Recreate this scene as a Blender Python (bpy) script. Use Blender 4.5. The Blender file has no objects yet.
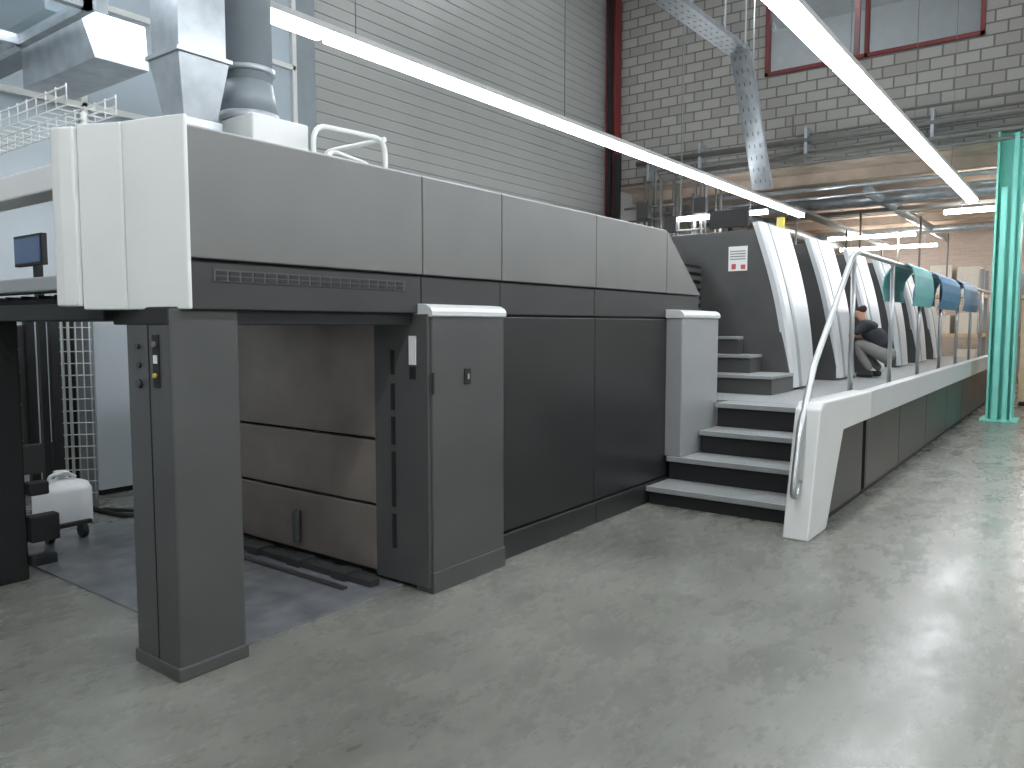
import bpy, math, random
from mathutils import Vector, Matrix
random.seed(3)
S=bpy.context.scene
def lin(c):
    return tuple(((x/255)/12.92 if x/255<=0.04045 else ((x/255+0.055)/1.055)**2.4) for x in c)+(1,)
def mat(name,c,rough=.5,metal=0,var=.06,scale=6,emit=0,bump=0,spec=.5,alpha=1):
    m=bpy.data.materials.new(name); m.use_nodes=True; nt=m.node_tree; b=nt.nodes['Principled BSDF']
    col=lin(c); b.inputs['Roughness'].default_value=rough; b.inputs['Metallic'].default_value=metal
    b.inputs['Specular IOR Level'].default_value=spec
    if emit:
        b.inputs['Base Color'].default_value=col
        b.inputs['Emission Color'].default_value=col; b.inputs['Emission Strength'].default_value=emit; return m
    tc=nt.nodes.new('ShaderNodeTexCoord'); n=nt.nodes.new('ShaderNodeTexNoise'); n.inputs['Scale'].default_value=scale; n.inputs['Detail'].default_value=6
    nt.links.new(tc.outputs['Object'],n.inputs['Vector'])
    r=nt.nodes.new('ShaderNodeValToRGB'); e=r.color_ramp.elements
    e[0].position=.3; e[1].position=.7
    e[0].color=tuple(x*(1-var) for x in col[:3])+(1,); e[1].color=tuple(min(1,x*(1+var)) for x in col[:3])+(1,)
    nt.links.new(n.outputs['Fac'],r.inputs['Fac']); nt.links.new(r.outputs['Color'],b.inputs['Base Color'])
    if bump:
        bp=nt.nodes.new('ShaderNodeBump'); bp.inputs['Strength'].default_value=bump; bp.inputs['Distance'].default_value=.01
        n2=nt.nodes.new('ShaderNodeTexNoise'); n2.inputs['Scale'].default_value=scale*12
        nt.links.new(tc.outputs['Object'],n2.inputs['Vector']); nt.links.new(n2.outputs['Fac'],bp.inputs['Height']); nt.links.new(bp.outputs['Normal'],b.inputs['Normal'])
    if alpha<1: b.inputs['Alpha'].default_value=alpha
    return m
def empty(name,loc=(0,0,0)):
    o=bpy.data.objects.new(name,None); o.location=loc; S.collection.objects.link(o); o.empty_display_size=.2; return o
def add(name,v,f,m,parent=None,smooth=False,bevel=0):
    me=bpy.data.meshes.new(name); me.from_pydata([tuple(p) for p in v],[],f); me.update()
    import bmesh
    bm=bmesh.new(); bm.from_mesh(me); bmesh.ops.recalc_face_normals(bm,faces=bm.faces); bm.to_mesh(me); bm.free()
    ms=m if isinstance(m,(list,tuple)) else [m]
    for q in ms: me.materials.append(q)
    o=bpy.data.objects.new(name,me); S.collection.objects.link(o)
    if smooth:
        for p in me.polygons: p.use_smooth=True
    if bevel:
        b=o.modifiers.new('bev','BEVEL'); b.width=bevel; b.segments=2; b.limit_method='ANGLE'
    if parent:
        o.parent=parent; o.matrix_parent_inverse=Matrix.Translation(-Vector(parent.location))
    return o
BF=[(0,1,2,3),(7,6,5,4),(0,4,5,1),(1,5,6,2),(2,6,7,3),(3,7,4,0)]
def bv(x0,x1,y0,y1,z0,z1):
    return [(x0,y0,z0),(x1,y0,z0),(x1,y1,z0),(x0,y1,z0),(x0,y0,z1),(x1,y0,z1),(x1,y1,z1),(x0,y1,z1)]
def box(name,x0,x1,y0,y1,z0,z1,m,parent=None,bevel=.004):
    return add(name,bv(x0,x1,y0,y1,z0,z1),BF,m,parent,False,bevel)
def boxes(name,L,m,parent=None,bevel=0):
    v=[];f=[]
    for b in L:
        k=len(v); v+=bv(*b); f+=[tuple(i+k for i in q) for q in BF]
    return add(name,v,f,m,parent,False,bevel)
def prism(name,pts,axis,a0,a1,m,parent=None,bevel=.004,smooth=False):
    def P(p,a):
        return (p[0],a,p[1]) if axis=='y' else (a,p[0],p[1]) if axis=='x' else (p[0],p[1],a)
    n=len(pts); v=[P(p,a0) for p in pts]+[P(p,a1) for p in pts]
    f=[tuple(range(n)),tuple(range(2*n-1,n-1,-1))]+[(i,(i+1)%n,(i+1)%n+n,i+n) for i in range(n)]
    return add(name,v,f,m,parent,smooth,bevel)
def fil(pts,r,k=6):
    pts=[Vector(p) for p in pts]
    if r<=0 or len(pts)<3: return pts
    out=[pts[0]]
    for i in range(1,len(pts)-1):
        a,b,c=pts[i-1:i+2]; d1=(a-b); d2=(c-b)
        rr=min(r,d1.length*.49,d2.length*.49); p=b+d1.normalized()*rr; q=b+d2.normalized()*rr
        for j in range(k+1):
            t=j/k; out.append(p*(1-t)**2+b*2*t*(1-t)+q*t*t)
    out.append(pts[-1]); return out
def tubegeo(pts,r,n=12):
    v=[];f=[];up=None
    for i,p in enumerate(pts):
        d=(pts[min(i+1,len(pts)-1)]-pts[max(i-1,0)]).normalized()
        if up is None:
            up=Vector((0,0,1)) if abs(d.z)<.9 else Vector((1,0,0))
        s=d.cross(up).normalized(); up=s.cross(d).normalized()
        rr=r[i] if isinstance(r,(list,tuple)) else r
        for j in range(n):
            a=2*math.pi*j/n; v.append(p+s*math.cos(a)*rr+up*math.sin(a)*rr)
    for i in range(len(pts)-1):
        for j in range(n):
            f.append((i*n+j,i*n+(j+1)%n,(i+1)*n+(j+1)%n,(i+1)*n+j))
    f.append(tuple(range(n))); f.append(tuple(range((len(pts)-1)*n,len(pts)*n)))
    return v,f
def tubes(name,L,m,parent=None,n=12):
    v=[];f=[]
    for t in L:
        pts,r=t[0],t[1]; fr=t[2] if len(t)>2 else 0
        a,b=tubegeo(fil(pts,fr),r,n); k=len(v); v+=a; f+=[tuple(i+k for i in q) for q in b]
    o=add(name,v,f,m,parent,False)
    for p in o.data.polygons:
        if len(p.vertices)==4: p.use_smooth=True
    return o

# ---------- materials
M_gray=mat('press_grey_paint',(108,108,105),.38,.15,.05,3)
M_dgray=mat('press_dark_grey_paint',(79,79,78),.38,.15,.08,3)
M_black=mat('press_black_panel',(45,45,45),.34,.1,.12,2)
M_band=mat('press_band_black',(53,53,53),.42,.1,.06,3)
M_deep=mat('deep_black',(24,24,25),.6)
M_white=mat('press_white_cover',(214,215,211),.4,0,.02,3)
M_silver=mat('press_silver',(158,160,160),.38,.3,.04,3)
M_guard=mat('guard_light_grey',(196,198,199),.35,.1,.03,3)
M_cap=mat('cabinet_cap',(203,205,205),.35,.1,.02)
M_bay=mat('bay_steel',(142,131,124),.33,.5,.2,2.5)
M_plate=mat('bay_floor_plate',(112,114,117),.26,.1,.32,5)
M_tread=mat('tread_grating',(150,152,151),.55,.2,.2,60,bump=.5)
M_steel=mat('stainless',(185,187,187),.28,.8,.04)
M_galv=mat('galvanised_steel',(184,190,194),.33,.6,.16,9)
M_duct=mat('duct_grey',(140,148,152),.5,.3,.06)
M_teal=mat('blanket_teal',(105,172,172),.5,0,.06)
M_blue=mat('blanket_blue',(82,124,160),.5,0,.06)
M_green=mat('turquoise_paint',(128,210,194),.5,0,.05,5)
M_red=mat('red_paint',(120,45,45),.5,0,.08)
M_lab=mat('paper_label',(225,225,222),.7,0,.02)
M_redl=mat('label_red',(190,80,70),.6)
M_yel=mat('yellow_plastic',(205,190,80),.5)
M_plastic=mat('canister_plastic',(232,234,234),.4,0,.02)
M_wwall=mat('left_wall_paint',(194,202,206),.6,0,.05,1)
M_glass=mat('frosted_glazing',(172,184,191),.25,0,.05,1)
M_sid=mat('metal_siding',(172,173,169),.36,.25,.04,1.2)
M_conc=mat('ceiling_concrete',(200,182,165),.85,0,.2,2)
M_hallc=mat('hall_ceiling_paint',(198,201,203),.8)
M_plain=mat('plain_wall_paint',(204,205,203),.8,0,.03,1)
M_emit=mat('lamp_diffuser',(244,249,255),emit=28)
M_emit2=mat('lamp_diffuser_hall',(244,249,255),emit=18)
M_emit3=mat('lamp_diffuser_annex',(250,250,250),emit=60)
M_house=mat('lamp_housing',(200,200,198),.4)
M_pipe=mat('pipe_grey',(125,124,119),.5,.4,.1)
M_wood=mat('plywood',(204,180,145),.6,0,.12,8)
M_paper=mat('paper_stack',(214,208,196),.8,0,.08,20)
M_rubber=mat('rubber_black',(30,30,30),.7)
M_screen=mat('monitor_screen',(70,100,140),.15)

def brick(name,axis,c1,c2,mo,w,h):
    m=bpy.data.materials.new(name); m.use_nodes=True; nt=m.node_tree; b=nt.nodes['Principled BSDF']; b.inputs['Roughness'].default_value=.85
    tc=nt.nodes.new('ShaderNodeTexCoord'); sp=nt.nodes.new('ShaderNodeSeparateXYZ'); cb=nt.nodes.new('ShaderNodeCombineXYZ')
    nt.links.new(tc.outputs['Object'],sp.inputs[0]); nt.links.new(sp.outputs[axis],cb.inputs[0]); nt.links.new(sp.outputs['Z'],cb.inputs[1])
    br=nt.nodes.new('ShaderNodeTexBrick'); nt.links.new(cb.outputs[0],br.inputs['Vector'])
    br.inputs['Scale'].default_value=1; br.inputs['Brick Width'].default_value=w; br.inputs['Row Height'].default_value=h
    br.inputs['Mortar Size'].default_value=.014; br.inputs['Mortar Smooth'].default_value=.2
    br.inputs['Color1'].default_value=lin(c1); br.inputs['Color2'].default_value=lin(c2); br.inputs['Mortar'].default_value=lin(mo)
    nt.links.new(br.outputs['Color'],b.inputs['Base Color'])
    bp=nt.nodes.new('ShaderNodeBump'); bp.invert=True; bp.inputs['Strength'].default_value=.6; bp.inputs['Distance'].default_value=.01
    nt.links.new(br.outputs['Fac'],bp.inputs['Height']); nt.links.new(bp.outputs['Normal'],b.inputs['Normal'])
    return m
M_block=brick('block_masonry','Y',(172,169,162),(156,153,147),(116,114,110),.36,.19)
M_rbrick=brick('annex_brick_masonry','Y',(190,172,160),(178,160,148),(178,172,165),.25,.08)

def floormat():
    m=bpy.data.materials.new('worn_concrete_floor'); m.use_nodes=True; nt=m.node_tree; b=nt.nodes['Principled BSDF']; L=nt.links.new; N=nt.nodes.new
    tc=N('ShaderNodeTexCoord')
    def noise(scale,det,rough,sx=1,sy=1,rot=0,dist=0):
        mp=N('ShaderNodeMapping'); mp.inputs['Scale'].default_value=(sx,sy,1); mp.inputs['Rotation'].default_value=(0,0,rot); L(tc.outputs['Object'],mp.inputs[0])
        n=N('ShaderNodeTexNoise'); n.inputs['Scale'].default_value=scale; n.inputs['Detail'].default_value=det; n.inputs['Roughness'].default_value=rough; n.inputs['Distortion'].default_value=dist
        L(mp.outputs[0],n.inputs['Vector']); return n
    def ramp(n,p0,c0,p1,c1):
        r=N('ShaderNodeValToRGB'); e=r.color_ramp.elements; e[0].position=p0; e[0].color=c0; e[1].position=p1; e[1].color=c1; L(n.outputs['Fac'],r.inputs['Fac']); return r
    def mult(a,b_,f):
        mx=N('ShaderNodeMix'); mx.data_type='RGBA'; mx.blend_type='MULTIPLY'; mx.inputs[0].default_value=f; L(a,mx.inputs[6]); L(b_,mx.inputs[7]); return mx.outputs[2]
    g=lambda v:(v,v,v,1)
    base=ramp(noise(.6,8,.6),.3,lin((130,130,121)),.7,lin((160,160,150)))
    streak=ramp(noise(4,15,.85,1,2.2,.6),.3,g(.5),.7,g(1.0))
    fine=ramp(noise(22,12,.85),.3,g(.65),.68,g(1))
    stain=ramp(noise(.55,15,.7,1,1.5,-.1),.34,g(.42),.60,g(1))
    scr=ramp(noise(3.5,15,.9,.3,5,-.5),.30,g(.45),.55,g(1))
    o=mult(base.outputs[0],streak.outputs[0],.6); o=mult(o,fine.outputs[0],.7); o=mult(o,stain.outputs[0],.6); o=mult(o,scr.outputs[0],.4)
    br=N('ShaderNodeTexBrick'); br.offset=0; br.inputs['Scale'].default_value=1; br.inputs['Brick Width'].default_value=1.2; br.inputs['Row Height'].default_value=1.2
    br.inputs['Mortar Size'].default_value=.004; br.inputs['Mortar Smooth'].default_value=.5
    br.inputs['Color1'].default_value=g(1); br.inputs['Color2'].default_value=g(.94); br.inputs['Mortar'].default_value=g(.7); L(tc.outputs['Object'],br.inputs['Vector'])
    o=mult(o,br.outputs['Color'],.8)
    L(o,b.inputs['Base Color'])
    rn=noise(1.6,14,.8,1,2,.5)
    rr=N('ShaderNodeMapRange'); rr.inputs[1].default_value=.35; rr.inputs[2].default_value=.65; rr.inputs[3].default_value=.16; rr.inputs[4].default_value=.4; L(rn.outputs['Fac'],rr.inputs[0]); L(rr.outputs[0],b.inputs['Roughness'])
    bp=N('ShaderNodeBump'); bp.inputs['Strength'].default_value=.15; bp.inputs['Distance'].default_value=.01; L(rn.outputs['Fac'],bp.inputs['Height']); L(bp.outputs['Normal'],b.inputs['Normal'])
    return m
M_floor=floormat()

# ---------- room shell
box('floor',-5,26,-5,8.4,-.1,0,M_floor,None,0)
v=[];f=[];z=0;prof=[]
while z<8.5:
    prof+=[(8.30,z),(8.30,z+.13),(8.312,z+.138),(8.312,z+.15)]; z+=.16
for (y,zz) in prof: v+=[(6.4,y,zz),(14.6,y,zz)]
for i in range(len(prof)-1): f.append((2*i,2*i+1,2*i+3,2*i+2))
k=len(v); bvx=bv(6.4,14.6,8.33,8.45,0,8.5); v+=bvx; f+=[tuple(i+k for i in q) for q in BF]
add('wall_back',v,f,M_sid)
box('wall_back_left',-5,6.4,8.4,8.5,0,8.5,M_wwall,None,0)
box('wall_back_annex',14.6,26,8.33,8.45,0,4.4,M_plain,None,0)
boxes('wall_end_upper',[(14.6,14.85,5.08,8.33,4.45,8.5),(14.6,14.85,-5,1.57,4.45,8.5),(14.6,14.85,1.57,5.08,4.45,6.1),(14.6,14.85,1.57,5.08,7.7,8.5)],M_block)
box('wall_annex_end',26,26.2,-5,8.45,0,4.4,M_rbrick,None,0)
box('wall_right',-5,26,-5.2,-5,0,8.5,M_plain,None,0)
box('wall_front',-5.2,-5,-5.2,8.5,0,8.5,M_plain,None,0)
box('ceiling',-5.2,14.85,-5.2,8.5,8.5,8.6,M_hallc,None,0)
boxes('ceiling_annex',[(14.85,26.2,-5.2,8.45,4.4,4.55)]+[(15.5+i*1.8,15.7+i*1.8,-5,8.3,4.2,4.4) for i in range(6)],M_conc)
w=empty('window_1',(14.6,3.3,6.9))
boxes('frame',[(14.56,14.7,1.57,5.08,6.1,6.17),(14.56,14.7,1.57,5.08,7.63,7.7),(14.56,14.7,1.57,1.64,6.1,7.7),(14.56,14.7,5.01,5.08,6.1,7.7),(14.56,14.7,3.3,3.36,6.1,7.7)],M_red,w,.004)
g=mat('window_glass',(225,235,235),.05,0,0,1,alpha=.12)
box('pane',14.66,14.67,1.6,5.05,6.12,7.68,g,w,0)
boxes('wall_office',[(18.6,18.7,-1,8.3,4.55,8.5),(14.85,18.7,8.2,8.3,4.55,8.5),(14.85,18.7,-1.1,-1,4.55,8.5),(14.85,18.7,-1.1,8.3,8.4,8.5)],mat('office_wall_white',(215,222,226),.8))
d=empty('office_ventilation_duct',(16.5,2.6,7.6))
tubes('ribbed_duct',[([(16.6,.2,8.0),(16.4,1.6,7.9),(16.3,2.3,7.9),(16.3,2.3,8.35)],.18,.3)]+[([(16.6-.02*i,.3+.12*i,8.0-.008*i),(16.6-.02*i,.33+.12*i,8.0-.008*i)],.195) for i in range(12)],M_galv,d,16)
boxes('red_brace',[(16.9,17.0,4.0,4.1,4.6,8.4)],M_red,d)
ol=empty('office_fill_light',(16.5,5,8.3))  # out-of-view lamp, added to brighten the room behind the window
box('diffuser',16.2,16.35,3.3,6.5,8.28,8.33,M_emit2,ol,0); box('housing',16.18,16.37,3.3,6.5,8.33,8.38,M_house,ol,0)

# columns
gc=empty('turquoise_steel_column',(14.3,1.1,0))
boxes('i_section',[(14.1,14.5,.93,.96,0,4.45),(14.1,14.5,1.25,1.28,0,4.45),(14.28,14.32,.96,1.25,0,4.45),(14.0,14.6,.85,1.36,0,.03)],M_green,gc,.003)
boxes('conduit',[(14.05,14.1,1.0,1.06,.03,4.4),(14.05,14.1,1.12,1.2,.03,3.6)],M_green,gc,.003)
rc=empty('red_steel_column',(14.35,8.15,0))
boxes('i_section',[(14.25,14.5,8.06,8.09,0,8.5),(14.25,14.5,8.25,8.28,0,8.5),(14.36,14.39,8.09,8.25,0,8.5)],M_red,rc,.003)
boxes('black_conduit',[(14.15,14.25,7.9,8.03,0,5.0),(14.18,14.24,8.12,8.2,0,8.5)],M_deep,rc,.01)
dp=empty('dark_steel_column',(6.3,8.1,0))
boxes('i_section',[(6.2,6.5,8.0,8.04,0,8.5),(6.2,6.5,8.24,8.28,0,8.5),(6.33,6.37,8.04,8.24,0,8.5)],M_duct,dp,.003)

# lintel pipes
pp=empty('wall_pipes',(14.3,3,4.6))
R=[([(14.35,-4.5,4.78),(14.35,7.6,4.78)],.06),([(14.4,-4.5,4.6),(14.4,7.2,4.6),(14.4,7.2,3.2)],.035,.1),([(14.2,-4.5,4.52),(14.2,6.6,4.46)],.045),([(14.45,-4.5,4.95),(14.45,4.5,4.9),(14.45,4.5,5.3)],.02,.1),
 ([(14.1,-4.5,4.35),(14.1,6.0,4.33),(14.1,6.0,2.6)],.03,.1),([(14.5,-4.5,5.08),(14.5,3.0,5.08)],.012)]
for i in range(12):
    y=5.7+.17*i; x=14.0+random.uniform(0,.5); R.append(([(x,y,random.uniform(3.6,4.6)),(x,y,1.8)],random.uniform(.018,.045)))
for i in range(5):
    zz=2.8+.26*i; R.append(([(14.05,5.4+.3*i,zz),(14.05,7.7,zz)],.025))
tubes('pipe_runs',R,M_pipe,pp)
tubes('pipe_valves',[([(13.93,6.0+.35*i,2.9+.25*(i%3)),(14.05,6.0+.35*i,2.9+.25*(i%3))],.07) for i in range(5)],M_red,pp)
boxes('junction_boxes',[(13.9,14.02,5.9+.6*i,6.15+.6*i,3.6-.3*(i%2),3.9-.3*(i%2)) for i in range(3)],M_dgray,pp,.01)
boxes('pipe_brackets',[(14.3,14.6,y,y+.05,4.42,5.0) for y in (-2,0.3,2.2,4.2,6.2,7.3)],M_galv,pp)
tubes('red_pipe',[([(14.2,.72,4.7),(14.2,.72,8.4)],.05)],M_red,pp)
ap=empty('annex_ceiling_services',(19,2,3.9))
tubes('ducts',[([(16.4,-4.5,3.95),(16.4,7.9,3.95)],.12),([(18.6,-4.5,4.0),(18.6,7.9,4.0)],.06),([(15.4,3.4,3.95),(25,3.4,3.95)],.1),([(15.4,6.2,3.85),(25,6.2,3.85)],.12),([(15.2,-4.5,4.05),(15.2,7.9,4.05)],.04),([(22,-4.5,3.9),(22,7.9,3.9)],.1),
 ([(15.3,-4.5,3.9),(15.3,7.9,3.9)],.03),([(17.2,-4.5,4.1),(17.2,7.9,4.1)],.05)],M_galv,ap)
boxes('cable_trays',[(17.6,17.9,-4.5,7.9,3.85,3.92),(15.4,25,.9,1.15,3.9,3.96),(15.4,25,4.7,4.95,3.75,3.81)],M_pipe,ap)
tubes('drops',[([(15.8+1.3*i,4.8-.9*(i%3),3.8),(15.8+1.3*i,4.8-.9*(i%3),2.4)],.02) for i in range(7)],M_pipe,ap)

# cable tray
ct=empty('perforated_cable_tray',(9.5,4.2,5.3))
def tray(x0,z0,x1,z1):
    dx,dz=x1-x0,z1-z0; Ln=math.hypot(dx,dz); nx,nz=-dz/Ln,dx/Ln; h=.07
    prism('bed',[(x0,z0),(x1,z1),(x1+nx*.008,z1+nz*.008),(x0+nx*.008,z0+nz*.008)],'y',4.06,4.34,M_galv,ct,0)
    for ya in (4.05,4.335):
        prism('side_rail',[(x0,z0),(x1,z1),(x1+nx*h,z1+nz*h),(x0+nx*h,z0+nz*h)],'y',ya,ya+.008,M_galv,ct,0)
    n=int(Ln/.09)
    for i in range(0,n,2):
        t=(i+.5)/n; cx=x0+dx*t-nx*.003; cz=z0+dz*t-nz*.003; ux,uz=dx/Ln*.028,dz/Ln*.028
        for yy in (4.12,4.2,4.28):
            prism('slots',[(cx-ux,cz-uz),(cx+ux,cz+uz),(cx+ux-nx*.002,cz+uz-nz*.002),(cx-ux-nx*.002,cz-uz-nz*.002)],'y',yy-.008,yy+.008,M_pipe,ct,0)
tray(6.5,5.3,11,5.35); tray(11,5.35,12.05,3.6)
boxes('hanger_rods',[(x,x+.02,4.04,4.06,5.35,8.5) for x in (7,9,10.8)]+[(x,x+.02,4.34,4.36,5.35,8.5) for x in (7,9,10.8)],M_galv,ct)

# strip lights
def strip(y,x0,x1,z=3.6,w=.13,name='linear_strip_light',em=M_emit):
    e=empty(name,((x0+x1)/2,y,z))
    L=[];x=x0
    while x<x1-.2:
        xe=min(x+2.9,x1); L.append((x+.03,xe-.03,y-w/2,y+w/2,z-.03,z+.03)); x=xe
    boxes('diffuser',L,em,e)
    box('housing',x0,x1,y-w/2-.01,y+w/2+.01,z+.03,z+.075,M_house,e,0)
    n=int((x1-x0)/2.9)
    boxes('suspension_wires',[(x0+i*2.9+.3,x0+i*2.9+.306,y-.003,y+.003,z+.07,8.5) for i in range(n) if x0+i*2.9+.3<14.5],M_pipe,e)
strip(4.57,-2,15.4,w=.1); strip(1.72,-2,15.4); strip(-1.5,-4,14.4)  # last row is unseen, added to give light from the right
for i,(x,y0,y1) in enumerate([(14.0,4.78,6.74),(17.2,.6,2.4),(20.6,-1.5,1),(20.8,3.5,5.5),(24,-1.5,1.0),(24,3.5,6)]):
    e=empty('annex_strip_light',(x,(y0+y1)/2,3.7)); zz=3.5 if i==0 else 3.65
    box('diffuser',x-.06,x+.06,y0,y1,zz,zz+.06,M_emit3 if i else M_emit2,e,0); box('housing',x-.03,x+.03,y0,y1,zz+.06,zz+.09,M_house,e,0)
    boxes('rods',[(x-.01,x+.01,y0+.3,y0+.32,zz+.09,4.4 if i else 8.5),(x-.01,x+.01,y1-.3,y1-.28,zz+.09,4.4 if i else 8.5)],M_steel,e)
for x in (-2,2.5,7,11.5):  # unseen glowing ceiling panels, added as fill light for the hall
    for y in (-2.5,2.2,6.4):
        e=empty('ceiling_fill_lamp',(x,y,8.3)); box('diffuser',x-.6,x+.6,y-.3,y+.3,8.3,8.34,M_emit2,e,0); box('housing',x-.63,x+.63,y-.33,y+.33,8.34,8.5,M_house,e,0)

# ---------- PRINTING PRESS
P=empty('offset_printing_press',(6,4,0))
def pb(n,*a,**k): return box(n,*a,P,k.get('bevel',.006))
prism('delivery_core',[(3.12,.02),(6.84,.02),(6.84,1.74),(6.12,2.28),(3.12,2.28)],'y',2.99,4.9,M_deep,P,0)
pb('delivery_head_core',1.76,3.12,2.99,3.6,1.60,2.28,M_deep)
for i,(a,b) in enumerate([(1.738,3.105),(3.112,3.815),(3.822,4.955),(4.962,6.14)]):
    pb('upper_side_panel_%d'%(i+1),a,b,2.95,3.0,1.775,2.305,M_gray)
    pb('top_cover_%d'%(i+1),a,b,2.955,3.6 if i==0 else 4.9,2.285,2.312,M_silver)
prism('upper_side_panel_5',[(6.147,1.775),(6.86,1.775),(6.16,2.30),(6.147,2.30)],'y',2.95,3.0,M_gray,P,.005)
for i,(a,b) in enumerate([(1.738,3.105),(3.112,3.815),(3.822,4.955),(4.962,6.86)]):
    pb('band_panel_%d'%(i+1),a,b,2.965,3.0,1.565,1.765,M_band,bevel=.004)
boxes('louvre_slots',[(1.86+i*.062,1.86+i*.062+.05,2.958,2.968,z,z+.017) for i in range(18) for z in (1.688,1.711)],M_deep,P)
boxes('louvre_frame',[(1.85,2.98,2.9605,2.966,1.683,1.735)],M_dgray,P)
for i,(a,b) in enumerate([(3.74,4.955),(4.962,6.86)]):
    pb('lower_side_panel_%d'%(i+1),a,b,2.955,3.0,.175,1.55,M_black)
    pb('base_plinth_%d'%(i+1),a,b,2.935,3.0,0.0,.165,M_black)
prism('head_cover_corner',[(1.74,2.94),(1.725,2.945),(1.69,3.06),(1.66,3.17),(1.637,3.265),(1.80,3.265),(1.80,3.0),(1.74,3.0)],'z',1.565,2.345,M_white,P,.005)
prism('head_cover_front',[(1.633,3.272),(1.605,3.34),(1.572,3.41),(1.545,3.465),(1.75,3.465),(1.75,3.272)],'z',1.565,2.345,M_white,P,.006)
prism('head_cover_wing',[(1.53,3.472),(1.50,3.53),(1.492,3.575),(1.51,3.63),(1.57,3.64),(1.57,3.472)],'z',1.58,2.335,M_white,P,.008)
pb('head_underframe',1.66,3.1,3.0,3.45,1.50,1.575,M_deep)
pb('leg_front',1.665,1.985,2.995,3.35,.05,1.57,M_dgray,bevel=.012)
pb('leg_front_foot',1.655,1.99,2.985,3.355,0,.06,M_dgray,bevel=.006)
boxes('leg_seam',[(1.662,1.666,3.16,3.164,.06,1.55)],M_deep,P)
pb('leg_switch_plate',1.659,1.667,3.075,3.125,1.24,1.46,M_deep,bevel=.002)
tubes('leg_buttons',[([Vector((1.66,3.10,1.29)),Vector((1.648,3.10,1.29))],.010)],M_yel,P)
tubes('leg_button_dark',[([Vector((1.66,3.10,1.42)),Vector((1.65,3.10,1.42))],.012)],M_pipe,P)
boxes('leg_button_label',[(1.657,1.66,3.085,3.115,1.34,1.375)],M_lab,P)
tubes('leg_key_switch',[([Vector((1.665,3.24,1.41)),Vector((1.65,3.24,1.41))],.011),([Vector((1.665,3.24,1.33)),Vector((1.655,3.24,1.33))],.013),([Vector((1.665,3.24,1.25)),Vector((1.65,3.24,1.25))],.018)],M_band,P)
pb('leg_rear',1.66,1.84,4.95,5.35,0,1.57,M_deep,bevel=.01)
pb('leg_rear_cover',1.64,1.665,4.96,5.33,.05,1.5,M_black)
boxes('rear_leg_brackets',[(1.84,1.98,4.9,4.98,.08,.14),(1.84,2.0,4.9,4.98,.22,.38),(1.84,1.95,4.9,4.98,.5,.58)],M_deep,P,.01)
pb('rear_guard_beam_top',1.6,1.75,3.66,6.2,2.12,2.24,M_white,bevel=.01)
pb('rear_guard_beam_mid',1.6,1.75,3.66,6.2,1.66,1.73,M_silver,bevel=.01)
pb('rear_underframe',1.62,2.3,3.45,5.3,1.52,1.6,M_deep)
boxes('rear_frame_grid',[(1.7+i*.12,1.72+i*.12,3.6,5.3,1.6,1.63) for i in range(5)]+[(1.7,2.3,3.7+i*.2,3.72+i*.2,1.62,1.65) for i in range(8)],M_deep,P)
pb('rear_top_crossbeam',2.2,3.1,4.9,5.1,1.55,1.75,M_deep)
for i,(a,b) in enumerate([(.06,.44),(.455,.83),(.845,1.56)]):
    pb('bay_back_panel_%d'%(i+1),3.07,3.12,3.30,5.3,a,b,M_bay)
pb('bay_pile_stop',3.03,3.07,4.0,4.06,.10,.32,M_dgray,bevel=.02)
pb('bay_floor_plate',1.95,3.08,3.1,5.9,0,.012,M_plate,bevel=0)
boxes('bay_rails',[(2.92,2.99,3.2,5.2,.012,.05),(2.8,2.84,3.3,4.9,.012,.025)]+[(2.9,3.03,3.4+i*.42,3.52+i*.42,.012,.06) for i in range(5)],M_band,P,.004)
boxes('bay_top_rollers',[(2.9,3.05,3.3,5.2,1.52,1.56)],M_deep,P)
tubes('bay_top_sensor',[([(2.6,3.75,1.57),(2.6,3.75,1.53)],.03),([(2.8,3.75,1.57),(2.8,3.75,1.53)],.03)],M_silver,P)
pb('control_cabinet_body',3.09,3.735,2.87,3.0,.03,1.575,M_dgray,bevel=.01)
pb('control_cabinet_side',3.07,3.14,2.885,3.31,.03,1.56,M_dgray)
pb('control_cabinet_foot',3.085,3.74,2.865,3.0,0,.12,M_dgray,bevel=.004)
def cap(n,x0,x1,y0,y1,z):
    pts=[(y1,z-.0),(y0+.0,z),(y0-.012,z+.005),(y0-.012,z+.03),(y0+.0,z+.05),(y0+.03,z+.066),(y1,z+.075)]
    prism(n,pts,'x',x0-.01,x1+.01,M_cap,P,.003)
cap('control_cabinet_cap',3.09,3.735,2.87,3.0,1.545)
boxes('cabinet_vertical_slots',[(3.062,3.072,3.14,3.165,a,b) for a,b in ((.22,.42),(.46,.78),(.82,.98),(1.02,1.17),(1.22,1.36))],M_deep,P)
boxes('cabinet_recess_lock',[(3.36,3.41,2.862,2.871,1.16,1.25)],M_deep,P)
boxes('cabinet_recess_key',[(3.378,3.392,2.858,2.864,1.19,1.22)],M_silver,P)
boxes('cabinet_labels',[(3.062,3.07,2.97,3.02,1.28,1.44)],M_lab,P)
boxes('cabinet_latch',[(3.085,3.10,2.862,2.87,1.12,1.24),(3.062,3.07,2.975,3.015,1.2,1.27)],M_deep,P)
pb('coater_cabinet_body',6.16,6.95,2.80,2.96,.35,1.57,M_silver,bevel=.012)
cap('coater_cabinet_cap',6.16,6.95,2.80,2.96,1.56)
pb('link_body',6.86,8.72,3.75,5.0,.77,2.2,M_deep)
boxes('link_ribs',[(8.0,8.68,3.72,3.76,1.3+i*.09,1.35+i*.09) for i in range(10)],M_dgray,P)
pb('link_top_box',7.4,8.4,3.8,4.8,2.2,2.42,M_dgray)
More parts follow.
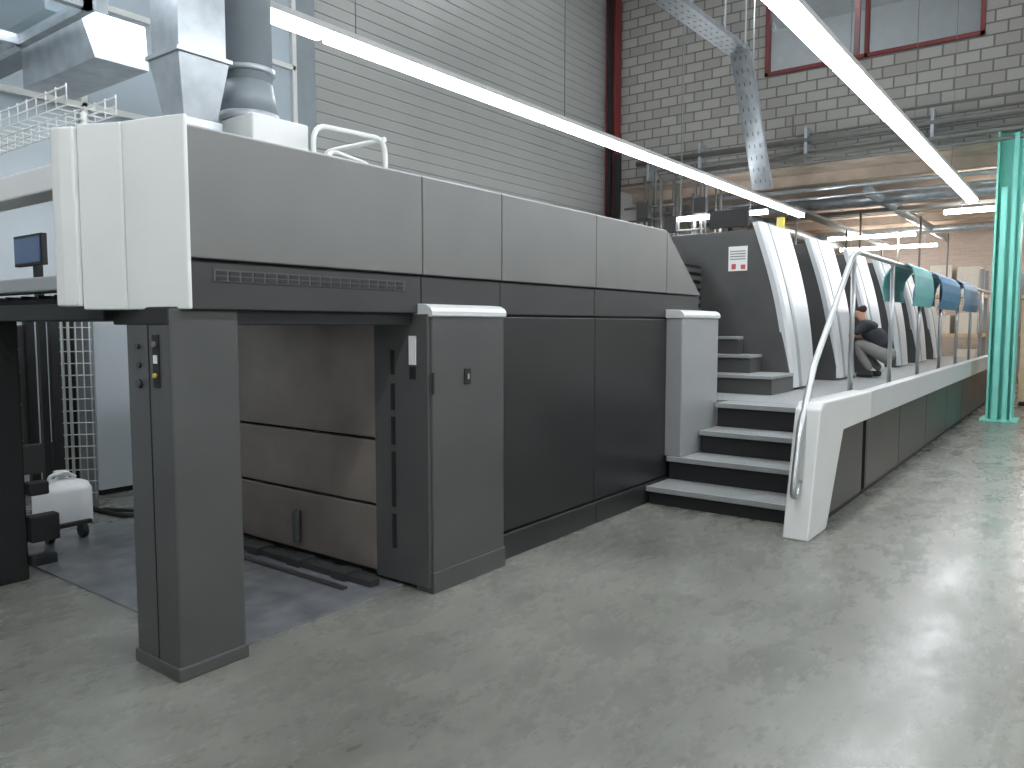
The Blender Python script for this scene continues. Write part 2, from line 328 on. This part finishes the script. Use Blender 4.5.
for k in range(6):
    X=8.7+1.95*k; n='unit_%d_'%(k+1)
    endp=[(4.3,.77),(4.3,2.40),(4.1,2.58),(3.04,2.58),(2.99,2.50),(2.67,.95),(2.67,.77)]
    prism(n+'end_plate',endp,'x',X,X+.06,M_dgray,P,.01)
    prism(n+'body',[(4.95,.77),(4.95,2.4),(3.2,2.4),(2.85,.85),(2.85,.77)],'x',X+.06,X+1.35,M_deep,P,0)
    prism(n+'low_bridge',[(4.95,.77),(4.95,1.9),(3.25,1.9),(3.0,.77)],'x',X+1.35,X+1.95,M_black,P,.02)
    def gp(t,off):
        z=.80+t*1.86; y=2.66+.40*t-.07*math.sin(math.pi*t)
        return y-off,z
    def guard(nm,xa,xb,xc,xd,off,m,dy=.035):
        vv=[];ff=[];N=14
        for i in range(N+1):
            t=i/N; y,z=gp(t,off); a=xa+(xb-xa)*t; b=xc+(xd-xc)*t
            vv+=[(a,y,z),(a+.03,y-dy,z),(b-.03,y-dy,z),(b,y,z),(b,y+.06,z),(a,y+.06,z)]
        for i in range(N):
            for j in range(6): ff.append((i*6+j,i*6+(j+1)%6,(i+1)*6+(j+1)%6,(i+1)*6+j))
        ff+=[tuple(range(6)),tuple(range(N*6,N*6+6))]
        return add(nm,vv,ff,m,P)
    guard(n+'side_guard',X+.02,X-.04,X+.85,X+1.0,.0,M_guard)
    guard(n+'guard_stripe',X+.20,X+.16,X+.34,X+.30,.01,M_silver)
    box(n+'top_housing',X+.1,X+1.2,3.15,4.3,2.4,2.56,M_dgray,P,.02)
    tubes(n+'washup_pipe',[([(X+1.5,3.3,1.9),(X+1.5,3.3,2.5),(X+1.9,3.3,2.5)],.03,.1)],M_galv,P)
    boxes(n+'ink_keys',[(X+1.4,X+1.9,3.2,3.25,1.1+j*.14,1.17+j*.14) for j in range(5)],M_silver,P,.004)
boxes('operating_labels',[(8.69,8.701,3.18,3.40,2.12,2.40)],M_lab,P)
boxes('operating_label_print',[(8.686,8.691,3.20,3.25,2.14,2.19),(8.686,8.691,3.31,3.36,2.14,2.20)],M_redl,P)
boxes('operating_label_text',[(8.686,8.691,3.2,3.38,2.25+.03*i,2.26+.03*i) for i in range(4)],M_pipe,P)
tubes('signal_lamp',[([(9.9,3.2,2.56),(9.9,3.2,2.85)],.05)],M_yel,P)
boxes('hanging_monitor',[(9.3,9.35,3.4,3.9,2.7,2.92),(9.35,9.4,3.62,3.68,2.5,2.8)],M_deep,P,.005)
for i,(x,z,ya,yb) in enumerate([(7.95,.97,2.62,3.72),(8.3,1.17,2.98,3.72),(8.52,1.37,3.2,3.72)]):
    box('unit_step_riser_%d'%(i+1),x+.03,8.7,ya+.01,yb,.77,z-.035,M_dgray,P,0)
    box('unit_step_tread_%d'%(i+1),x,8.69,ya,yb,z-.035,z,M_tread,P,.006)
tubes('roof_handrail',[([(2.9,3.6,2.31),(2.9,3.6,2.64),(3.46,3.6,2.66),(3.46,3.6,2.31)],.016,.1),([(3.0,3.6,2.31),(3.0,3.6,2.52),(3.35,3.6,2.48),(3.35,3.6,2.31)],.012,.08),([(3.46,3.6,2.66),(3.46,4.2,2.66),(3.46,4.2,2.31)],.016,.1)],M_white,P)
boxes('roof_box',[(2.60,2.98,3.74,4.05,2.28,2.67)],M_white,P,.01)

# ducts
D=empty('ventilation_ducts',(2.5,4.2,2.7))
def frus(n,cx,cy,a,b,z0,c,d_,z1,m):
    vv=[(cx-a,cy-b,z0),(cx+a,cy-b,z0),(cx+a,cy+b,z0),(cx-a,cy+b,z0),(cx-c,cy-d_,z1),(cx+c,cy-d_,z1),(cx+c,cy+d_,z1),(cx-c,cy+d_,z1)]
    return add(n,vv,BF,m,D,False,.004)
frus('hopper',2.42,4.05,.10,.10,2.62,.15,.15,2.94,M_galv)
frus('hopper_flange',2.42,4.05,.165,.165,2.94,.165,.165,2.965,M_galv)
frus('hopper_upper',2.42,4.05,.14,.14,2.965,.14,.14,5.0,M_galv)
frus('duct_base',2.42,4.05,.12,.12,1.6,.12,.12,2.62,M_galv)
tubes('round_duct',[([(2.76,4.0,2.69),(2.76,4.0,8.4)],.135)],M_duct,D,24)
tubes('round_duct_collar',[([(2.76,4.0,2.67),(2.76,4.0,2.72)],.17),([(2.76,4.0,2.95),(2.76,4.0,2.98)],.15)],M_galv,D,24)
tubes('round_duct_cone',[([(2.76,4.0,2.72),(2.76,4.0,2.9)],[.165,.135])],M_duct,D,24)
frus('angled_duct',2.38,5.2,.16,.5,3.05,.2,.4,3.35,M_galv)
frus('square_branch_duct',2.45,6.6,.2,1.2,3.5,.2,1.2,3.8,M_duct)

G=empty('glazed_partition',(3,7.9,4))
boxes('glazing',[(1.0,6.15,7.98,8.0,2.7,8.3)],M_glass,G)
boxes('frame',[(x,x+.06,7.93,7.99,0,8.3) for x in (1.2,2.6,3.6,4.6,5.6,6.1)]+[(1.0,6.15,7.93,7.99,z,z+.06) for z in (2.7,3.6,4.6,5.6,6.8)],M_white,G,.004)
boxes('lower_panels',[(1.0,6.15,7.98,8.02,0,2.7)],M_wwall,G)
K=empty('glass_extraction_hood',(1.6,5.5,3.4))
gl=mat('hood_glass',(190,210,220),.08,0,.02,1,alpha=.35)
boxes('panes',[(1.1,2.1,4.5+i*.9,5.36+i*.9,3.25,3.26) for i in range(4)]+[(1.1,2.1,4.5,4.51,3.3,4.2)],gl,K)
boxes('frame',[(1.1,2.1,4.45+i*.9,4.5+i*.9,3.22,3.28) for i in range(4)]+[(x,x+.05,4.45,7.8,3.22,3.28) for x in (1.1,2.07)]+[(x,x+.05,4.45,4.5,3.22,8.5) for x in (1.3,2.05)]+[(1.1,2.1,4.45,4.5,4.2,4.25)],M_galv,K)

B=empty('wire_cable_basket',(1.5,3.8,2.5))
L=[]
for x in [1.55,1.62,1.69,1.76]: L.append(([(x,3.55,2.44),(x,6.2,2.44)],.0035))
for x in (1.55,1.76):
    for z in (2.48,2.52): L.append(([(x,3.55,z),(x,6.2,z)],.0035))
for i in range(27):
    y=3.55+i*.1; L.append(([(1.55,y,2.53),(1.55,y,2.44),(1.76,y,2.44),(1.76,y,2.53)],.0035))
L.append(([(1.65,3.62,2.3),(1.65,3.62,2.44)],.012)); L.append(([(1.65,5.2,2.24),(1.65,5.2,2.44)],.012))
tubes('wires',L,M_white,B,6)

# ---------- stairs + platform
T=empty('access_stairs',(6.3,2.3,0))
st=[(5.77,.15,2.93),(6.15,.35,2.93),(6.51,.55,2.79),(6.88,.77,2.79)]
for i,(x,z,yl) in enumerate(st):
    xe=st[i+1][0] if i<3 else 7.15
    box('riser_%d'%(i+1),x+.035,xe+.04,1.72,yl-.01,0.0,z-.035,M_deep,T,0)
    box('tread_%d'%(i+1),x,xe+.05,1.71,yl,z-.035,z,M_tread,T,.006)
    box('nosing_%d'%(i+1),x-.006,x+.02,1.71,yl,z-.04,z+.003,M_silver,T,.004)
prism('stringer',[(5.40,0),(5.86,0),(6.27,.69),(7.2,.69),(7.2,.93),(5.70,.95),(5.62,.90)],'y',1.50,1.68,M_white,T,.012)
prism('stair_side_panel',[(5.93,.06),(7.09,.06),(7.09,.68),(6.28,.68)],'y',1.54,1.6,M_black,T,.005)
box('stair_plinth',5.95,7.2,1.57,1.7,0,.06,M_deep,T,0)
PF=empty('gallery_platform',(13,2.2,0))
box('kerb_band',7.205,20.5,1.50,1.60,.69,.93,M_cap,PF,.008)
box('deck',7.21,20.5,1.60,2.95,.70,.77,M_tread,PF,0)
box('deck_inner',7.21,8.7,2.95,3.74,.70,.77,M_tread,PF,0)
xs=[7.1+1.6*i for i in range(9)]; xs[0]=7.21
pxs=xs[:1]+[8.7+1.6*i for i in range(8)]
box('side_panel_0',7.21,7.24,1.54,1.6,.06,.685,M_black,PF,0)
for i in range(len(pxs)-1):
    box('side_panel_%d'%(i+1),pxs[i]+(.04 if i==0 else 0),pxs[i+1]-.012,1.54,1.6,.06,.685,M_black,PF,.005)
box('plinth',7.25,20.4,1.57,2.6,0,.06,M_deep,PF,0)
box('core',7.3,20.4,1.6,2.9,.06,.7,M_deep,PF,0)

H=empty('safety_handrail',(10,1.68,.9))
yr=1.70
L=[([(5.50,1.60,.40),(5.41,1.60,.30),(5.36,1.60,.34),(5.39,1.60,.46),(5.51,1.61,.76),(5.96,1.65,1.20),(7.2,yr,2.09),(7.42,yr,2.15),(20,yr,2.15)],.024,.09)]
for i in range(8):
    x=7.27+1.65*i; L.append(([(x,yr,.77),(x,yr,2.13)],.022))
tubes('rails',L,M_steel,H)
boxes('post_feet',[(7.27+1.65*i-.05,7.27+1.65*i+.05,yr-.05,yr+.05,.77,.785) for i in range(8)],M_steel,H)

def blanket(x0,x1,m,s):
    pr=[(1.90,1.78),(1.91,1.92),(1.89,2.04),(1.84,2.13),(1.77,2.18),(1.68,2.185),(1.61,2.14),(1.575,2.05),(1.56,1.93),(1.565,1.82),(1.60,1.72)]
    pr=[(y+s*math.sin(i)*.01,z) for i,(y,z) in enumerate(pr)]
    inner=[(y+(.01 if y<1.7 else -.01),z-.008) for y,z in pr][::-1]
    poly=pr+inner; n=len(poly)
    vv=[];ff=[]
    for x in (x0,x1): vv+=[(x,y,z) for y,z in poly]
    h=len(pr)
    for i in range(n): ff.append((i,(i+1)%n,(i+1)%n+n,i+n))
    for b in (0,n):
        for i in range(h-1): ff.append((b+i,b+i+1,b+n-2-i,b+n-1-i))
    add('rubber_printing_blanket',vv,ff,m)
blanket(9.5,10.7,M_teal,1); blanket(11.3,13.0,M_blue,-1); blanket(13.6,15.4,M_blue,1)

# ---------- left background items
J=empty('plastic_canister',(2.5,5.95,0))
cx,cy=2.5,5.95
pts=[(.0,.0),(.17,.0),(.185,.02),(.185,.28),(.16,.33),(.065,.36),(.045,.365),(.045,.395),(.0,.395)]
vv=[];ff=[];n=24
for r,z in pts:
    for j in range(n):
        a=2*math.pi*j/n; ca,sa=math.cos(a),math.sin(a); p=3.2
        k=(abs(ca)**p+abs(sa)**p)**(-1/p) if r>.1 else 1
        vv.append((cx+r*k*ca,cy+r*k*sa*.85,z+.0))
for i in range(len(pts)-1):
    for j in range(n): ff.append((i*n+j,i*n+(j+1)%n,(i+1)*n+(j+1)%n,(i+1)*n+j))
add('body',[(q[0],q[1]+.12,q[2]) for q in vv],ff,M_plastic,J,True); cy+=.12
tubes('handle',[([(cx-.11,cy-.06,.31),(cx-.11,cy-.06,.40),(cx,cy-.06,.42),(cx+.07,cy-.06,.37)],.014,.03)],M_plastic,J)
tubes('cap',[([(cx,cy,.39),(cx,cy,.42)],.05)],M_plastic,J,20)
W=empty('wire_cable_riser',(2.75,6.5,0)); L=[]
for i in range(5): L.append(([(2.72+i*.04,6.5-i*.03,.1),(2.72+i*.04,6.5-i*.03,2.6)],.005))
for i in range(26): L.append(([(2.71,6.51,.15+i*.095),(2.89,6.37,.15+i*.095)],.005))
tubes('wires',L,M_white,W,6)
tubes('black_cables',[([(2.8,6.5,0.02),(2.8,6.5,2.6)],.015),([(2.76,6.53,0.02),(2.76,6.53,2.6)],.012)],M_rubber,W,8)
boxes('backplate',[(2.9,2.92,6.42,6.75,0,2.4)],M_duct,W)
C=empty('switch_cabinet',(3.3,7.2,0))
box('body',3.15,3.6,6.9,7.5,.05,2.0,M_wwall,C); box('door',3.13,3.15,6.93,7.47,.1,1.96,M_white,C); box('plinth',3.17,3.6,6.92,7.48,0,.05,M_deep,C); box('door_handle',3.1,3.13,6.98,7.0,1.0,1.15,M_deep,C)
C=empty('dark_electrical_cabinet',(3.3,6.4,0))
box('body',3.2,3.7,6.0,6.3,.05,1.45,M_black,C); box('door',3.18,3.2,6.03,6.27,.1,1.4,M_dgray,C); box('plinth',3.22,3.68,6.02,6.28,0,.05,M_deep,C)
C=empty('roller_machine_frame',(2.6,7.3,0))
boxes('uprights',[(x,x+.07,y,y+.07,0,1.65) for x in (2.45,2.85) for y in (7.0,7.5)],M_band,C)
boxes('side_plates',[(2.45,2.92,7.55,7.58,.2,1.5),(2.5,2.9,7.05,7.1,.25,.5)],M_dgray,C,.01)
tubes('rollers',[([(2.55,7.0,z),(2.55,7.6,z)],.05) for z in (.55,.85,1.12,1.3)],M_steel,C)
C=empty('desk_monitor',(2.5,6.5,1.7))
box('stand_post',2.5,2.55,6.34,6.40,.02,2.0,M_deep,C); box('stand_foot',2.36,2.7,6.28,6.5,0,.03,M_deep,C); box('bezel',2.46,2.5,6.13,6.62,1.94,2.17,M_deep,C); box('screen',2.452,2.46,6.15,6.60,1.96,2.15,M_screen,C)
C=empty('floor_hose',(2.9,6.0,0))
tubes('hose',[([(2.85,6.4,.02),(2.9,5.9,.02),(3.1,5.7,.02),(3.4,5.95,.02)],.02,.2),([(2.9,6.3,.02),(3.0,6.1,.02),(3.1,5.9,.02),(3.4,5.8,.02)],.015,.2)],M_rubber,C)
C=empty('castor_trolley',(2.3,5.6,0))
boxes('frame',[(2.15,2.5,5.6,5.64,.1,.13),(2.15,2.19,5.4,5.64,.1,.13)],M_rubber,C,.004)
tubes('wheels',[([(2.2,5.62,.062),(2.24,5.62,.062)],.05),([(2.42,5.62,.062),(2.46,5.62,.062)],.05)],M_rubber,C,16)
boxes('fork',[(2.21,2.23,5.61,5.63,.06,.11),(2.43,2.45,5.61,5.63,.06,.11)],M_steel,C)

# ---------- annex storage
def shelf(x,y0,y1,h):
    C=empty('pallet_rack',(x,(y0+y1)/2,0))
    boxes('uprights',[(a,a+.08,b,b+.08,0,h) for a in (x,x+1) for b in (y0,(y0+y1)/2,y1-.08)],M_duct,C)
    boxes('beams',[(x,x+1.08,y0,y1,z,z+.08) for z in (.1,1.2,2.2)],M_wood,C)
    L=[]
    for z in (.18,1.28,2.28):
        y=y0+.1
        while y<y1-.6:
            L.append((x+.05,x+1.0,y,y+.5,z,z+random.uniform(.3,.75))); y+=.62
    boxes('paper_stacks',L,M_paper,C,.01)
shelf(22.5,2.2,7.8,2.9); shelf(24.2,-3,1.6,2.9)
C=empty('wooden_pallet_stack',(20.8,.2,0))
boxes('pallets',[(20.3,21.3,-.9,.9,.16*i+.12,.16*i+.15) for i in range(8)]+[(20.3,21.3,y,y+.1,.16*i,.16*i+.12) for i in range(8) for y in (-.9,-.05,.8)],M_wood,C)
C=empty('plywood_cabinet',(17.3,.6,0))
box('carcass',17.0,17.6,.1,1.05,.08,1.95,M_wood,C); boxes('doors',[(16.98,17.0,.11,.57,.1,1.93),(16.98,17.0,.58,1.04,.1,1.93)],M_wood,C,.003); box('plinth',17.03,17.6,.12,1.03,0,.08,M_deep,C); boxes('handles',[(16.95,16.98,.53,.55,.95,1.1),(16.95,16.98,.6,.62,.95,1.1)],M_steel,C)

# ---------- crouching worker
Wk=empty('crouching_worker',(11.6,2.25,.77))
M_shirt=mat('worker_shirt',(45,47,52),.85,0,.1,15,bump=.3); M_trou=mat('worker_trousers',(120,118,114),.85,0,.1,15,bump=.3)
M_skin=mat('skin',(200,150,125),.5,0,.04); M_hair=mat('hair_brown',(60,42,30),.7); M_shoe=mat('work_shoe',(35,33,32),.6); M_eye=mat('eye_white',(235,235,230),.3)
def skin(name,V,E,R,m,root=0,sub=2):
    o0=Vector((11.6,2.25,.77))
    me=bpy.data.meshes.new(name); me.from_pydata([tuple(Vector(p)+o0) for p in V],E,[]); me.materials.append(m)
    o=bpy.data.objects.new(name,me); S.collection.objects.link(o)
    sk=o.modifiers.new('skin','SKIN'); sk.use_smooth_shade=True
    for i,r in enumerate(R):
        d=me.skin_vertices[0].data[i]; d.radius=(r,r) if not isinstance(r,tuple) else r; d.use_root=(i==root)
    s=o.modifiers.new('sub','SUBSURF'); s.levels=sub; s.render_levels=sub
    o.parent=Wk; o.matrix_parent_inverse=Matrix.Translation(-Vector(Wk.location)); return o
skin('trousers',[(0,-.05,.30),(0,.0,.42),(-.1,-.02,.28),(-.14,.2,.42),(-.15,.36,.48),(-.14,.28,.28),(-.13,.17,.10),(.1,-.02,.28),(.15,.18,.36),(.17,.36,.40),(.16,.22,.22),(.14,.10,.10)],
 [(0,1),(0,2),(2,3),(3,4),(4,5),(5,6),(0,7),(7,8),(8,9),(9,10),(10,11)],[.13,.14,.1,.085,.07,.06,.055,.1,.085,.07,.06,.055],M_trou)
skin('shirt',[(0,.0,.40),(0,.10,.52),(0,.20,.64),(0,.27,.73),(0,.32,.78),(-.16,.26,.72),(-.23,.38,.60),(.16,.26,.72),(.23,.38,.60)],
 [(0,1),(1,2),(2,3),(3,4),(3,5),(5,6),(3,7),(7,8)],[.14,.14,.15,.13,.065,.08,.05,.08,.05],M_shirt)
for s,nm in ((-1,'left'),(1,'right')):
    skin('forearm_'+nm,[(s*.225,.37,.61),(s*.25,.42,.56),(s*.2,.54,.62),(s*.17,.62,.66)],[(0,1),(1,2),(2,3)],[.042,.042,.034,.025],M_skin)
    V=[(s*.17,.61,.655),(s*.16,.66,.68),(s*.155,.69,.69)];E=[(0,1),(1,2)];R=[(.028,.018),(.036,.016),(.034,.014)]
    for q in range(4):
        dx=(-.03+.02*q); l=[.026,.03,.028,.022][q]
        i=len(V); V+=[(s*.155+dx,.695,.692),(s*.155+dx,.695+l,.695),(s*.155+dx,.695+l*1.7,.68)]; E+=[(2,i),(i,i+1),(i+1,i+2)]; R+=[.009,.008,.007]
    i=len(V); V+=[(s*.155-s*.05,.66,.675),(s*.155-s*.065,.69,.67)]; E+=[(1,i),(i,i+1)]; R+=[.011,.009]
    skin('hand_'+nm,V,E,R,M_skin)
    x=s*.14
    skin('shoe_'+nm,[(x,.08 if s>0 else .13,.05),(x,.2 if s>0 else .25,.045),(x,.30 if s>0 else .36,.04)],[(0,1),(1,2)],[(.045,.045),(.045,.042),(.04,.03)],M_shoe)
skin('head',[(0,.30,.76),(0,.34,.83),(0,.37,.89),(0,.39,.95)],[(0,1),(1,2),(2,3)],[.055,.055,.082,.085],M_skin)
skin('hair',[(0,.33,.89),(0,.345,.95),(0,.37,.99)],[(0,1),(1,2)],[.07,.088,.08],M_hair)
skin('nose',[(0,.455,.915),(0,.475,.895)],[(0,1)],[.012,.014],M_skin,sub=1)
skin('mouth',[(-.02,.452,.865),(.02,.452,.865)],[(0,1)],[.006,.006],mat('lips',(170,95,85),.5),sub=1)
for s in (-1,1):
    skin('eye_%s'%('l' if s<0 else 'r'),[(s*.03,.452,.925),(s*.036,.452,.925)],[(0,1)],[.009,.009],M_eye,sub=1)
    skin('ear_%s'%('l' if s<0 else 'r'),[(s*.085,.37,.895),(s*.088,.365,.925)],[(0,1)],[.012,.015],M_skin,sub=1)

# ---------- world, camera
wd=bpy.data.worlds.new('world'); S.world=wd; wd.use_nodes=True; wd.node_tree.nodes['Background'].inputs[0].default_value=(.8,.85,.9,1); wd.node_tree.nodes['Background'].inputs[1].default_value=.3
cam=bpy.data.cameras.new('camera'); cam.sensor_width=36; cam.lens=769/1024*36; cam.clip_start=.05
co=bpy.data.objects.new('camera',cam); S.collection.objects.link(co); co.location=(0,0,1.5)
a=math.radians(36.95); p=math.radians(4.39)
co.rotation_euler=Vector((math.cos(a)*math.cos(p),math.sin(a)*math.cos(p),-math.sin(p))).to_track_quat('-Z','Y').to_euler()
S.camera=co
S.view_settings.view_transform='Standard'
